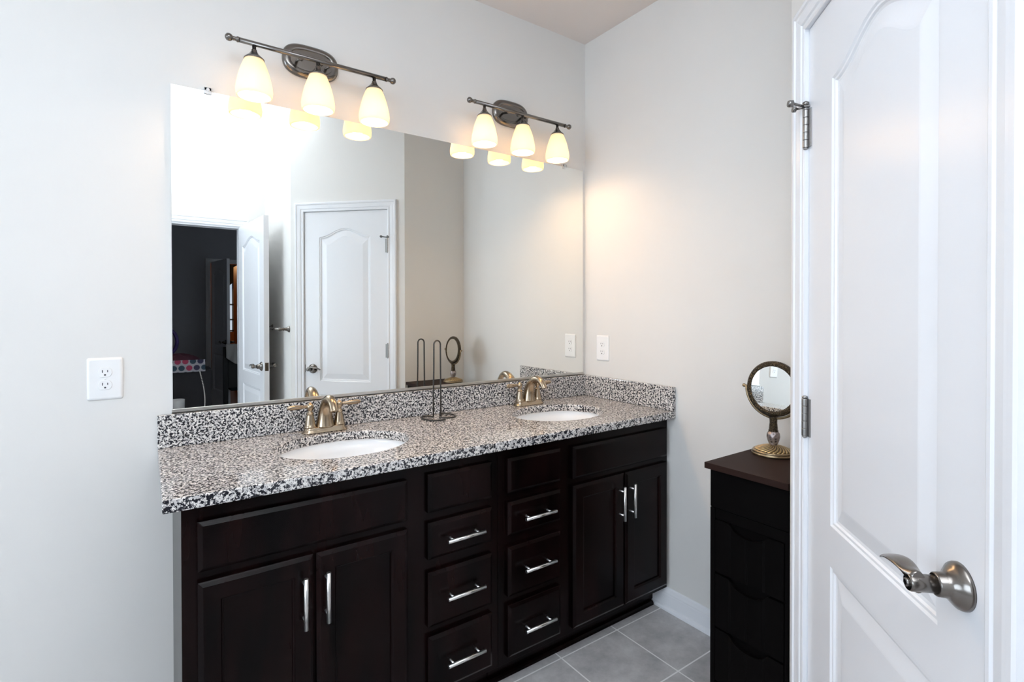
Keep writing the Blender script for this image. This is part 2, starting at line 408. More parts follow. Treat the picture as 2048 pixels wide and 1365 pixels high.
# ------------------------------------------------------------------ vanity
FF = -.530   # face frame plane
def bar_pull(parent, horiz, x, z, L=.138):
    b = MB(); yb = FF-.020-.030
    ends = [(-L/2), (L/2)]
    if horiz:
        b.tube([(x-L/2, yb, z), (x+L/2, yb, z)], .006, 16); ps = [(x-.048, z), (x+.048, z)]
    else:
        b.tube([(x, yb, z-L/2), (x, yb, z+L/2)], .006, 16); ps = [(x, z-.048), (x, z+.048)]
    for px, pz in ps: b.lathe([(.0042, FF-.0195), (.0035, FF-.024), (.0035, yb+.003)], 12, at=(px, 0, pz), axis='y')
    return b.obj('bar_handle', M['steel'], parent)
def vanity_unit(x0, x1, doors, drawers, hx, label):
    r = tag(empty('vanity_cabinet', (0, 0, 0)), label, 'cabinet', 'espresso vanity cabinets under the granite counter')
    b = MB(); zt = .8595
    for q in ((x0, x0+.016, FF+.018, -.02, .095, zt), (x1-.016, x1, FF+.018, -.02, .095, zt), (x0+.016, x1-.016, FF+.018, -.02, .095, .111), (x0+.016, x1-.016, -.026, -.02, .111, zt)): b.box(*q)
    b.obj('carcass', M['wood'], r)
    # face frame: stiles and rails
    b = MB(); fx = sorted([x0, x1]+[e for d in doors[:1] for e in ()])
    b.box(x0, x1, FF, FF+.018, .095, zt); b.obj('face_frame', M['wood'], r, bevel=.0012)
    b = MB(); b.box(x0+.001, x1-.001, -.46, -.445, 0, .095)
    b.loft([[(x, -.460, 0), (x, -.478, 0), (x, -.4765, .009), (x, -.471, .015), (x, -.460, .018)] for x in (x0+.001, x1-.025 if x1 > -.1 else x1-.001)], smooth=False)
    b.obj('toe_kick', M['wood'], r)
    xa, xb = doors[0][0], doors[-1][1]
    b = MB(); b.chbox(xa, xb, FF-.020, FF, .690, .815, .011, .007); b.obj('false_front', M['wood'], r, bevel=.001)
    for (da, db), hxx in zip(doors, hx):
        b = MB(); z0, z1 = .117, .664; sw = .055; yo = FF-.020
        # frame with outer bevel and a recessed centre panel
        o = [(da, z0), (db, z0), (db, z1), (da, z1)]
        def L(i, y): return [(da+i, y, z0+i), (db-i, y, z0+i), (db-i, y, z1-i), (da+i, y, z1-i)]
        rings = [L(0, FF), L(0, yo+.007), L(.003, yo+.005), L(.011, yo), L(sw-.006, yo), L(sw-.003, yo+.004), L(sw, yo+.005), L(sw+.001, yo+.010)]
        b.loft(rings, cap=True, smooth=False)
        dr = b.obj('cabinet_door', M['wood'], r); bar_pull(dr, False, hxx, .549 if x0 < -1 else .553)
    da, db = drawers; cx = (da+db)/2
    b = MB(); b.chbox(da, db, FF-.020, FF, .697, .820, .011, .007); b.obj('false_front', M['wood'], r, bevel=.001)
    for z0, z1, hz in ((.549, .666, .606), (.335, .509, .424), (.122, .305, .212)):
        b = MB(); b.chbox(da, db, FF-.020, FF, z0, z1, .011, .007)
        dr = b.obj('drawer', M['wood'], r, bevel=.001); bar_pull(dr, True, cx+.002, hz)
    return r
vanity_unit(-1.834, -.9105, [(-1.801, -1.5275), (-1.5205, -1.250)], (-1.182, -.942), (-1.556, -1.497), 'left half of the dark espresso vanity, below the nearer sink')
vanity_unit(-.9095, -.001, [(-.575, -.2945), (-.2875, -.018)], (-.877, -.637), (-.327, -.266), 'right half of the dark espresso vanity, against the right wall')

# countertop with two oval cut-outs
ZC, TC = .892, .032
SINKS = [(-1.362, -.290), (-.434, -.290)]; SA, SB = .216, .170
x0, x1, y0, y1 = -1.873, -.0005, -.577, -.0005
b = MB(); NS = 64
def rect_hit(cx, cy, a, rx0, rx1):
    c, s = math.cos(a), math.sin(a); t = 1e9
    if c > 1e-9: t = min(t, (rx1-cx)/c)
    if c < -1e-9: t = min(t, (rx0-cx)/c)
    if s > 1e-9: t = min(t, (y1-cy)/s)
    if s < -1e-9: t = min(t, (y0-cy)/s)
    return cx+c*t, cy+s*t
cuts = [x0]
for cx, cy in SINKS: cuts += [cx-.28, cx+.28]
cuts.append(x1)
for i in (0, 2, 4):
    a_, b_ = cuts[i], cuts[i+1]
    for z in (ZC, ZC-TC): b.add([(a_,y0,z),(b_,y0,z),(b_,y1,z),(a_,y1,z)], [(0,1,2,3)])
    for y in (y0, y1): b.add([(a_,y,ZC),(b_,y,ZC),(b_,y,ZC-TC),(a_,y,ZC-TC)], [(0,1,2,3)])
for cx, cy in SINKS:
    ra, rb = cx-.28, cx+.28
    angs = [2*PI*k/NS for k in range(NS)]+[math.atan2(yy-cy, xx-cx) % (2*PI) for xx in (ra, rb) for yy in (y0, y1)]
    angs = sorted(angs); n = len(angs)
    E = [(cx+SA*math.cos(a), cy+SB*math.sin(a)) for a in angs]; Rr = [rect_hit(cx, cy, a, ra, rb) for a in angs]
    for z in (ZC, ZC-TC):
        b.add([(x,y,z) for x,y in E]+[(x,y,z) for x,y in Rr], [(k,(k+1)%n,n+(k+1)%n,n+k) for k in range(n)])
    b.add([(x,y,ZC) for x,y in E]+[(x,y,ZC-TC) for x,y in E], [(k,(k+1)%n,n+(k+1)%n,n+k) for k in range(n)], True)
    for k in range(n):
        (xa, ya), (xb, yb) = Rr[k], Rr[(k+1) % n]
        if abs(ya-yb) < 1e-6 and (abs(ya-y0) < 1e-6 or abs(ya-y1) < 1e-6):
            b.add([(xa,ya,ZC),(xb,yb,ZC),(xb,yb,ZC-TC),(xa,ya,ZC-TC)], [(0,1,2,3)])
for x in (x0, x1): b.add([(x,y0,ZC),(x,y1,ZC),(x,y1,ZC-TC),(x,y0,ZC-TC)], [(0,1,2,3)])
tag(b.obj('countertop', M['granite'], weld=True, bevel=.0035, seg=3), 'long speckled granite countertop with two oval sink openings', 'countertop')
tag(MB().box(x0, -.0005, -.021, -.0005, ZC+.0005, .9985).obj('backsplash', M['granite'], bevel=.0025), 'long low granite backsplash strip below the mirror', 'backsplash')
tag(MB().box(-.021, -.0005, -.576, -.0215, ZC+.0005, .9985).obj('side_splash', M['granite'], bevel=.0025), 'short granite side splash against the right wall', 'backsplash')

# undermount sinks
def sink(cx, cy, label):
    r = tag(empty('sink', (cx, cy, 0)), label, 'sink', 'oval sinks')
    prof = [(1.03, -.0005), (1.028, -.012), (.99, -.022), (.965, -.04), (.92, -.075), (.82, -.112), (.62, -.137), (.36, -.147), (.11, -.150)]
    outer = [(.11, -.158), (.38, -.156), (.66, -.147), (.86, -.122), (.965, -.08), (1.02, -.035), (1.09, -.02), (1.09, -.0005)]
    b = MB(); zt = ZC-TC
    rings = [[(SA*k*math.cos(2*PI*j/48), SB*k*math.sin(2*PI*j/48), zt+h) for j in range(48)] for k, h in prof+outer]
    rings.append(rings[0]); b.loft(rings, cap=False); b.obj('basin', M['porcelain'], r)
    b = MB(); b.lathe([(.022, zt-.151), (.0215, zt-.1475), (.017, zt-.146), (.002, zt-.1455)], 24); b.obj('drain', M['drain'], r)
sink(*SINKS[0], 'white oval sink nearer the camera, left side of the counter')
sink(*SINKS[1], 'white oval sink farther away, beside the right wall')

# faucets
def faucet(cx, label):
    r = tag(empty('faucet', (cx, -.070, ZC)), label, 'faucet', 'two-handle faucets')
    b = MB()
    # base bar with flared round feet
    def st(sx, sy, z):
        L = []
        for j in range(48):
            a = 2*PI*j/48; c, s = math.cos(a), math.sin(a)
            L.append((c*sy+(sx-sy)*(1 if c > 0 else -1)*min(1, abs(c)*6), s*sy*(1-.12*(1-min(1, abs(c)*1.6))), z))
        return L
    b.loft([st(.082, .0305, .0006), st(.081, .0295, .004), st(.076, .0255, .009), st(.073, .0235, .014), st(.072, .0225, .0195), st(.070, .0205, .0215)])
    b.obj('base_plate', M['faucet'], r)
    for sg in (-1, 1):
        b = MB(); X = sg*.052
        b.lathe([(.0215, .020), (.0215, .023), (.019, .027), (.0175, .036), (.0145, .052), (.012, .064), (.0112, .068), (.013, .070), (.013, .0725), (.009, .075), (.0075, .079), (.0085, .083), (.0118, .089), (.0125, .095), (.0118, .101), (.008, .1055), (.0055, .107), (.0045, .110), (.001, .1115)], 28, at=(X, 0, 0))
        h = b.obj('valve_body', M['faucet'], r)
        b = MB(); pr = [(.0055, .008), (.0052, .016), (.0058, .024), (.0078, .036), (.0088, .048), (.0088, .060), (.0078, .070), (.005, .078), (.001, .080)]
        rings = []
        for rad, d in pr:
            rings.append([(X+sg*d, rad*.85*math.cos(2*PI*j/20)-.006*(d/.08), .096+.002*(d/.08)+rad*math.sin(2*PI*j/20)) for j in range(20)])
        b.loft(rings); b.obj('lever_handle', M['faucet'], h)
    # arched spout, wide at the foot
    path = smooth_path([(0, 0, .020), (0, -.001, .045), (0, -.006, .075), (0, -.020, .102), (0, -.044, .121), (0, -.072, .126), (0, -.097, .116), (0, -.112, .100), (0, -.117, .090)], 5)
    n = len(path); rad = []
    for i in range(n):
        t = i/(n-1); rad.append(.021*(1-t)**2.2+.0125+.0008*t if t < .95 else .0142)
    b = MB(); b.tube(path, rad, 24); b.obj('spout', M['faucet'], r)
    b = MB(); b.tube([(0, .024, .018), (0, .024, .075)], .0022, 10); b.lathe([(.002, .074), (.0045, .077), (.0055, .082), (.004, .087), (.001, .089)], 14, at=(0, .024, 0)); b.obj('lift_rod', M['faucet'], r)
faucet(-1.366, 'brushed nickel faucet behind the nearer left sink')
faucet(-.428, 'brushed nickel faucet behind the farther right sink')

# paper towel holder of bent wire
r = tag(empty('paper_towel_holder', (-.915, -.085, ZC)), 'empty dark wire paper roll holder standing between the two sinks', 'holder')
b = MB(); w = .0034; pts = [(-.018, .0, .006)]
pts += [(-.0175, 0, .10), (-.0155, 0, .20), (-.015, 0, .295)]
pts += [(-.015*math.cos(a), 0, .303+.016*math.sin(a)) for a in [PI*k/8 for k in range(0, 9)]]
pts += [(.015, 0, .295), (.0155, 0, .20), (.0165, 0, .10), (.017, 0, .006)]
b.tube(pts, w*.92, 10); b.obj('upright', M['blackwire'], r)
for sg, pp in ((-1, [(-.018, 0), (-.030, .022), (-.050, .030), (-.068, .005), (-.066, -.040), (-.040, -.072), (-.005, -.080)]),
               (1, [(.017, 0), (.022, .022), (.038, .036), (.058, .028), (.070, -.002), (.066, -.036), (.045, -.055), (.018, -.050), (-.006, -.028)])):
    b = MB(); b.tube(smooth_path([(x, y, .0045) for x, y in pp], 6), w, 10); b.obj('base_loop', M['blackwire'], r)

# ------------------------------------------------------------------ wall mirror
r = tag(empty('wall_mirror', (0, 0, 0)), 'large frameless mirror above the vanity with a metal channel below', 'mirror')
MX0, MX1, MZ0, MZ1 = -1.831, -.024, 1.004, 2.070
MB().box(MX0, MX1, -.008, -.002, MZ0, MZ1).obj('mirror_glass', M['mirror'], r)
b = MB(); b.box(MX0-.003, MX1+.004, -.0115, -.0085, .9995, 1.0135); b.box(MX0-.003, MX1+.004, -.0115, -.0008, .9992, 1.0035); b.obj('bottom_channel', M['channel'], r, bevel=.0006)
for x in (-1.727, -.152):
    b = MB(); b.box(x-.011, x+.011, -.0125, -.0085, MZ1-.010, MZ1+.012); b.box(x-.011, x+.011, -.0125, -.0006, MZ1+.0005, MZ1+.012)
    b.lathe([(.0055, -.0155), (.0055, -.0125)], 14, at=(x, 0, MZ1+.004), axis='y')
    b.obj('mirror_clip', M['clearplastic'], r, bevel=.002)

# ------------------------------------------------------------------ vanity lights
def vanity_light(cx, zb, label):
    r = tag(empty('vanity_light', (cx, 0, zb)), label, 'light fixture', 'vanity lights above the mirror')
    Y = -.105
    b = MB()
    def ov(sx, sz, y):
        L = []
        for j in range(56):
            a = 2*PI*j/56; c, s = math.cos(a), math.sin(a); e = .62
            L.append((sx*abs(c)**e*(1 if c > 0 else -1), y, .030+sz*abs(s)**.85*(1 if s > 0 else -1)))
        return L
    b.loft([ov(.1, .060, -.0008), ov(.1, .060, -.010), ov(.098, .058, -.015), ov(.090, .050, -.020), ov(.078, .040, -.0225), ov(.075, .037, -.020), ov(.074, .036, -.0185)])
    for x in (-.035, .035): b.lathe([(.005, -.018), (.005, -.022), (.001, -.0245)], 14, at=(x, 0, .030), axis='y')
    b.obj('backplate', M['nickel'], r)
    for x in (-.052, .052):
        b = MB(); b.tube([(x, -.018, .020), (x, Y, 0)], .0048, 12); b.obj('arm', M['nickel'], r)
    b = MB(); b.tube([(-.252, Y, 0), (.252, Y, 0)], .0082, 20)
    for sg in (-1, 1):
        pr = [(.0082, .252), (.0092, .253), (.0092, .257), (.0072, .259), (.006, .264), (.0075, .267), (.006, .269), (.0075, .271), (.011, .275), (.0123, .281), (.011, .287), (.006, .2915), (.001, .293)]
        b.lathe([(q, sg*h) for q, h in pr], 24, at=(0, Y, 0), axis='x')
    b.obj('crossbar', M['nickel'], r)
    for x in (-.2065, 0, .2065):
        b = MB(); b.lathe([(.0065, -.006), (.0062, -.020), (.0085, -.021), (.0085, -.024), (.0110, -.029), (.0150, -.035), (.0205, -.041), (.0270, -.047), (.0315, -.0515), (.0320, -.0545)], 32, at=(x, Y, 0))
        b.obj('socket_cup', M['nickel'], r)
        b = MB(); o = [(.0285, -.0525), (.0305, -.0560), (.0345, -.066), (.0405, -.082), (.0465, -.101), (.0515, -.122), (.0555, -.142), (.0570, -.156), (.0560, -.168), (.0540, -.1755), (.0525, -.1762)]
        i = [(a-.0035, h) for a, h in o[::-1]]
        b.lathe(o+i, 48, at=(x, Y, 0), cap=False); sh = b.obj('glass_shade', M['shade'], r)
        b = MB(); b.lathe([(.012, -.058), (.013, -.075), (.020, -.092), (.0265, -.108), (.0275, -.118), (.024, -.132), (.014, -.142), (.001, -.146)], 28, at=(x, Y, 0)); b.obj('light_bulb', M['bulb'], sh)
        lo = light('bulb_light', 'POINT', (cx+x, Y, zb-.150), 3.3, WARM, .022)
    return r
vanity_light(-1.394, 2.226, 'three-shade brushed nickel vanity light above the left end of the mirror')
vanity_light(-.487, 2.234, 'three-shade brushed nickel vanity light near the right corner of the room')

# ------------------------------------------------------------------ outlets
def outlet(loc, rz, label, w=.088, h=.129):
    r = tag(empty('wall_outlet', loc, rz), label, 'outlet', 'duplex wall outlets')
    b = MB()
    def rr(w_, h_, y, c=.006):
        L = []
        for sx, sz, a0 in ((1,1,0), (-1,1,90), (-1,-1,180), (1,-1,270)):
            for k in range(6):
                a = math.radians(a0+18*k); L.append((sx*(w_/2-c)+c*math.cos(a), y, sz*(h_/2-c)+c*math.sin(a)))
        return L
    b.loft([rr(w, h, -.0006), rr(w, h, -.002), rr(w-.004, h-.004, -.0042), rr(w-.014, h-.014, -.006)]); b.obj('cover_plate', M['plastic'], r)
    for z in (.0195, -.0195):
        b = MB(); 
        def rec(s, y):
            L = []
            for j in range(40):
                a = 2*PI*j/40; zz = max(-.0142, min(.0142, .0172*math.sin(a))); L.append((.0172*math.cos(a)*s, y, z+zz*s))
            return L
        b.loft([rec(1, -.0055), rec(1, -.0072), rec(.96, -.0080)]); rc = b.obj('receptacle', M['plastic'], r)
        b = MB(); b.box(-.0073, -.0053, -.0084, -.0079, z-.0005, z+.0075); b.box(.0053, .0073, -.0084, -.0079, z+.0005, z+.0070)
        b.lathe([(.0026, -.0084), (.0026, -.0079)], 14, at=(0, 0, z-.0075), axis='y'); b.obj('slots', M['slot'], rc)
    b = MB(); b.lathe([(.0026, -.0055), (.0026, -.0068), (.0018, -.0072)][::-1], 14, axis='y'); b.obj('screw', M['plastic'], r)
outlet((-2.004, 0, 1.126), 0, 'white duplex outlet on the back wall left of the mirror')
outlet((0, -.131, 1.1445), -PI/2, 'white duplex outlet on the right wall near the corner')

# ------------------------------------------------------------------ towel bar on the side wall (seen in mirror)
r = tag(empty('towel_bar', (SX, -1.955, 1.208), -PI/2), 'brushed nickel towel bar behind the open door, seen in the mirror', 'towel bar')
for x in (0, .60):
    b = MB(); b.lathe([(.024, -.0006), (.024, -.005), (.020, -.009), (.013, -.018), (.010, -.034), (.0125, -.040), (.0105, -.046), (.013, -.058), (.014, -.066), (.010, -.076), (.002, -.079)][::-1], 28, at=(x, 0, 0), axis='y'); b.obj('wall_post', M['nickel'], r)
b = MB(); b.tube([(0, -.064, 0), (.60, -.064, 0)], .0075, 16); b.obj('rail', M['nickel'], r)

# ------------------------------------------------------------------ black drawer tower with table mirror
TX0, TX1, TY0, TY1 = -.446, -.165, -1.292, -1.046
r = tag(empty('drawer_tower', ((TX0+TX1)/2, (TY0+TY1)/2, 0)), 'slim black drawer tower in the nook beside the white door', 'cabinet')
ox, oy = (TX0+TX1)/2, (TY0+TY1)/2
hx_, hy_ = (TX1-TX0)/2, (TY1-TY0)/2
b = MB(); b.box(-hx_+.012, hx_, -hy_, hy_, 0, .834); b.obj('tower_body', M['tower'], r, bevel=.001)
b = MB(); b.box(-hx_-.013, hx_+.004, -hy_-.004, hy_+.013, .8345, .8535); b.obj('tower_top', M['towertop'], r, bevel=.0012)
b = MB(); b.box(-hx_, -hx_+.012, -hy_, hy_, .715, .833); b.obj('top_rail', M['tower'], r, bevel=.0015)
b = MB(); b.box(-hx_+.004, -hx_+.012, -hy_, hy_, .680, .713); b.box(-hx_, -hx_+.012, hy_-.016, hy_, 0, .713); b.box(-hx_, -hx_+.012, -hy_, -hy_+.012, 0, .713); b.obj('frame', M['tower'], r, bevel=.001)
for z0, z1 in ((.515, .678), (.342, .508), (.172, .336), (.01, .166)):
    b = MB(); ya, yb = -hy_+.014, hy_-.018; n = 24; L = []
    for k in range(n+1):
        u = k/n; y = ya+(yb-ya)*u; s = max(0, 1-abs((u-.5)/.26)**2); L.append((y, z1-.028*s**.5))
    for k in range(n):
        (y0_, za), (y1_, zb) = L[k], L[k+1]; xf = -hx_-.001; g = .0015 if k % 6 == 0 else 0
        b.add([(xf+g, y0_, z0), (xf, y1_, z0), (xf, y1_, zb), (xf+g, y0_, za)], [(0,1,2,3)])
        b.add([(xf+g, y0_, za), (xf, y1_, zb), (xf+.012, y1_, zb), (xf+.012, y0_, za)], [(0,1,2,3)])
        b.add([(xf+.012, y0_, z0), (xf+.012, y1_, z0), (xf+.012, y1_, zb), (xf+.012, y0_, za)], [(0,1,2,3)])
        b.add([(xf+g, y0_, z0), (xf, y1_, z0), (xf+.012, y1_, z0), (xf+.012, y0_, z0)], [(0,1,2,3)])
    for yy, zt in ((ya, z1), (yb, z1)): b.add([(-hx_-.001, yy, z0), (-hx_+.011, yy, z0), (-hx_+.011, yy, zt), (-hx_-.001, yy, zt)], [(0,1,2,3)])
    b.obj('drawer', M['tower'], r, weld=True)

m = mat('embossed_gold_bronze', (.42, .30, .16), .3, .9); co = coords(m, 'Object')
wv = nd(m, 'ShaderNodeTexVoronoi'); wv.inputs['Scale'].default_value = 300; ln(m, co, wv.inputs['Vector'])
c = ramp(m, wv.outputs['Distance'], [(.08, (.50, .38, .22)), (.30, (.05, .038, .025))]); ln(m, c, bsdf(m).inputs['Base Color']); bump(m, wv.outputs['Distance'], .003, .9); M['emboss'] = m
def radial(name, c1, c2, nseg, twist):
    m = mat(name, c1, .28, .9)
    tc = nd(m, 'ShaderNodeTexCoord'); s = nd(m, 'ShaderNodeSeparateXYZ'); ln(m, tc.outputs['Object'], s.inputs[0])
    a = nd(m, 'ShaderNodeMath', operation='ARCTAN2'); ln(m, s.outputs[1], a.inputs[0]); ln(m, s.outputs[0], a.inputs[1])
    l = nd(m, 'ShaderNodeVectorMath', operation='LENGTH'); ln(m, tc.outputs['Object'], l.inputs[0])
    k = nd(m, 'ShaderNodeMath', operation='MULTIPLY_ADD'); ln(m, l.outputs['Value'], k.inputs[0]); k.inputs[1].default_value = twist; ln(m, a.outputs[0], k.inputs[2])
    w_ = nd(m, 'ShaderNodeMath', operation='MULTIPLY'); ln(m, k.outputs[0], w_.inputs[0]); w_.inputs[1].default_value = nseg
    si = nd(m, 'ShaderNodeMath', operation='SINE'); ln(m, w_.outputs[0], si.inputs[0])
    mr = nd(m, 'ShaderNodeMapRange'); ln(m, si.outputs[0], mr.inputs[0]); mr.inputs[1].default_value = -1
    cc = ramp(m, mr.outputs[0], [(.15, c2), (.6, c1)]); ln(m, cc, bsdf(m).inputs['Base Color']); bump(m, mr.outputs[0], .003, .8)
    return m
M['swirl'] = radial('swirled_gold_base', (.62, .45, .22), (.12, .08, .04), 26, 22)

r = tag(empty('vanity_table_mirror', (-.192, -1.112, .8537), math.radians(-91.9)), 'round antique bronze mirror on a pedestal standing on the black tower', 'mirror')
# local -y faces the room (world -x)
b = MB(); b.lathe([(.0655, 0), (.067, .003), (.0665, .006), (.063, .009), (.064, .010), (.0635, .013), (.060, .0155)], 56); b.obj('base_rim', M['bronze'], r)
b = MB(); b.lathe([(.059, .015), (.055, .0185), (.040, .0245), (.024, .029), (.0145, .0315)], 56); b.obj('base_dome', M['swirl'], r)
b = MB(); b.lathe([(.0125, .0300), (.013, .034), (.0175, .045), (.0205, .058), (.0195, .069), (.0145, .0765)], 36); 
m = mat('pewter_rosette', (.24, .20, .19), .4, .7); wv = nd(m, 'ShaderNodeTexVoronoi'); wv.inputs['Scale'].default_value = 90; ln(m, coords(m), wv.inputs['Vector'])
ln(m, ramp(m, wv.outputs['Distance'], [(.15, (.06, .05, .05)), (.4, (.34, .29, .28))]), bsdf(m).inputs['Base Color']); bump(m, wv.outputs['Distance'], .003, .8)
b.obj('stem_bulb', m, r)
bm_ = M['emboss']
b = MB(); b.lathe([(.0150, .0765), (.0155, .079), (.0135, .081), (.0130, .092), (.0115, .105), (.0120, .115), (.0145, .124)], 36); b.obj('stem', M['emboss'], r)
ZD = .218
def disc(prof, name, mt, closed=False):
    b = MB(); b.lathe(prof, 72, at=(0, 0, ZD), axis='y', cap=not closed); o = b.obj(name, mt, r); th = math.radians(-3.0)
    o.rotation_euler = (th, 0, 0); o.location = (0, math.sin(th)*ZD, (1-math.cos(th))*ZD); return o
disc([(.0745, -.008), (.078, -.0095), (.082, -.0105), (.088, -.009), (.092, -.005), (.0925, 0), (.092, .005), (.088, .009), (.080, .010), (.0745, .008), (.0745, -.008)], 'mirror_ring', M['emboss'], True)
disc([(.0748, -.0072), (.0748, .0072)], 'mirror_glass', M['mirror'])
# yoke: lower half ring holding the frame at both sides
b = MB(); pts = [(.0975*math.cos(a), 0, ZD+.0975*math.sin(a)) for a in [PI*(1+k/28) for k in range(29)]]
b.tube(pts, .0042, 12); b.obj('yoke', M['bronze'], r)
for sg in (-1, 1):
    b = MB(); b.lathe([(.003, sg*.091), (.003, sg*.100), (.0055, sg*.102), (.0065, sg*.106), (.005, sg*.110), (.001, sg*.112)], 18, at=(0, 0, ZD), axis='x'); b.obj('pivot_knob', M['bronze'], r)

# ------------------------------------------------------------------ ceiling lamp of the bathroom (left of the view)
r = tag(empty('ceiling_light', (-2.35, -2.35, 0)), 'round flush ceiling light near the bedroom doorway, outside the picture', 'light fixture')
b = MB(); b.lathe([(.11, H-.001), (.11, H-.02)], 40); b.obj('base', M['nickel'], r)

# ------------------------------------------------------------------ bedroom beyond the doorway
BY = -6.5
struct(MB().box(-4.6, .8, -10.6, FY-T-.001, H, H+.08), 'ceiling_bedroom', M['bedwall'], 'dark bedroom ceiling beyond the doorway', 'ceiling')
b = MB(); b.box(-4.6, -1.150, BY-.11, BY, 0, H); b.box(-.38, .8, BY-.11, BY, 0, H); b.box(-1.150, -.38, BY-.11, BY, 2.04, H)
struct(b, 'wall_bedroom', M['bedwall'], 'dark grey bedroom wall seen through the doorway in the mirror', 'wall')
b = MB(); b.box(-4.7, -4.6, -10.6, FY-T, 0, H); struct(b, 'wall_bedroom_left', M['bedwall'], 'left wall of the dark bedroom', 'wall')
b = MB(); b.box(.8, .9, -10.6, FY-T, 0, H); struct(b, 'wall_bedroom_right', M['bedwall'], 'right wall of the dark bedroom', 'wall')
m = mat('brown_wood_floor', (.10, .045, .02), .35)
struct(MB().box(-4.6, .8, -10.6, -7.0, -.06, 0), 'floor_hall', m, 'brown wood floor beyond the bedroom', 'floor')
struct(MB().box(-4.6, .8, -7.0, FY-T, .0005, .004), 'floor_bedroom', m, 'dark brown bedroom floor', 'floor')
t = struct(casing(1.150-.77, 1.150, 2.035), 'trim_4', M['white'], 'dim white casing around the far bedroom door, seen in the mirror', 'trim')
t.location = (0, BY, 0); t.rotation_euler = (0, 0, PI)

ang = math.atan2(-5.77+6.5, -1.026+1.141)
d3 = tag(empty('door_3', (-1.141, BY+.004, .0), ang), 'dim white panel door ajar in the dark bedroom, seen in the mirror', 'door', kind='structure')
b = door_leaf(.74, 2.03); b.obj('door_leaf', M['white'], d3, loc=(0, -.035, .012))
lever(d3, .68, .93, 0, 1, -1); lever(d3, .68, .93, -.035, -1, -1)
# room beyond: warm lit wall and a bright window
m = mat('orange_brown_wall', (.36, .12, .035), .6)
b = MB(); WX0, WX1, WZ0, WZ1 = -.62, -.05, .93, 2.05
b.box(-4.6, WX0, -10.1, -10.0, 0, H); b.box(WX1, .8, -10.1, -10.0, 0, H); b.box(WX0, WX1, -10.1, -10.0, 0, WZ0); b.box(WX0, WX1, -10.1, -10.0, WZ1, H)
struct(b, 'wall_far', m, 'orange brown wall of the room beyond the bedroom, seen in the mirror', 'wall')
w = tag(empty('window_2', ((WX0+WX1)/2, -10.05, 0), PI), 'small bright window beyond the bedroom, seen in the mirror', 'window', kind='structure')
b = MB(); hw2 = (WX1-WX0)/2; b.box(-hw2, hw2, .03, .04, WZ0, WZ1); b.obj('pane', M['skypane'], w)
b = MB()
for z in (WZ0+.02, (WZ0+WZ1)/2, WZ0+.25): b.box(-hw2, hw2, .0, .03, z-.015, z+.015)
for x in (-hw2+.02, hw2-.02, .1): b.box(x-.015, x+.015, .0, .03, WZ0, WZ1)
b.obj('sash', mat('blue_grey_sash', (.25, .35, .5), .5), w)
light('hall_lamp_light', 'POINT', (-1.2, -8.6, 2.2), 14, (1, .55, .25), .1)
# dark curtain drawn aside in front of the window
b = MB(); n = 20; P = []
for k in range(n+1):
    x = -.70+.42*k/n; P.append((x, -9.86+.012*math.sin(k*1.7)))
zl = [1.72+(.42*(k/n))/.42*.36 if k > 6 else 1.66 for k in range(n+1)]
for k in range(n):
    b.add([(P[k][0], P[k][1], zl[k]), (P[k+1][0], P[k+1][1], zl[k+1]), (P[k+1][0], P[k+1][1], 2.3), (P[k][0], P[k][1], 2.3),
           (P[k][0], P[k][1]-.02, zl[k]), (P[k+1][0], P[k+1][1]-.02, zl[k+1]), (P[k+1][0], P[k+1][1]-.02, 2.3), (P[k][0], P[k][1]-.02, 2.3)],
          [(0,1,2,3), (4,5,6,7), (0,1,5,4), (2,3,7,6)])
tag(b.obj('curtain', mat('dark_curtain', (.02, .02, .022), .9)), 'dark curtain hanging across the bright far window', 'curtain')
# bed: black footboard, dark teal quilt, white blanket hanging over
r = tag(empty('bed', (-.75, -5.6, 0)), 'bed with black footboard and dark teal bedding beyond the doorway', 'bed')
bk = mat('black_bed_frame', (.012, .012, .014), .4)
b = MB(); b.box(-.345, -.290, .0, .05, 0, .885); b.obj('bed_post', bk, r, bevel=.004)
b = MB(); b.box(-.290, .80, .01, .04, .35, .82); b.obj('footboard', bk, r, bevel=.004)
b = MB(); b.box(-.28, .80, -.80, .005, .30, .75); b.obj('mattress', mat('teal_bedding', (.012, .035, .045), .9), r, bevel=.05, seg=4)
def draped(x0, x1, y, z0f, z1, name, mt, parent=None):
    b = MB(); nx, nz = 22, 16; vs = []
    for j in range(nz+1):
        for i in range(nx+1):
            u, v = i/nx, j/nz; x = x0+(x1-x0)*u
            zz = z1-(z1-z0f(u))*v; yy = y+.018*math.sin(u*17+v*3)*(.3+v)+.01*math.sin(u*5)
            vs.append((x, yy, zz))
    fs = [(j*(nx+1)+i, j*(nx+1)+i+1, (j+1)*(nx+1)+i+1, (j+1)*(nx+1)+i) for j in range(nz) for i in range(nx)]
    b.add(vs, fs, True); o = b.obj(name, mt, parent); md = o.modifiers.new('thick', 'SOLIDIFY'); md.thickness = .008; return o
o = draped(-1.07, -.75, -5.50, lambda u: .66+.25*abs(u-.35), .925, 'blanket', mat('white_cloth', (.7, .68, .66), .9))
tag(o, 'crumpled white blanket hanging over the black footboard', 'blanket')
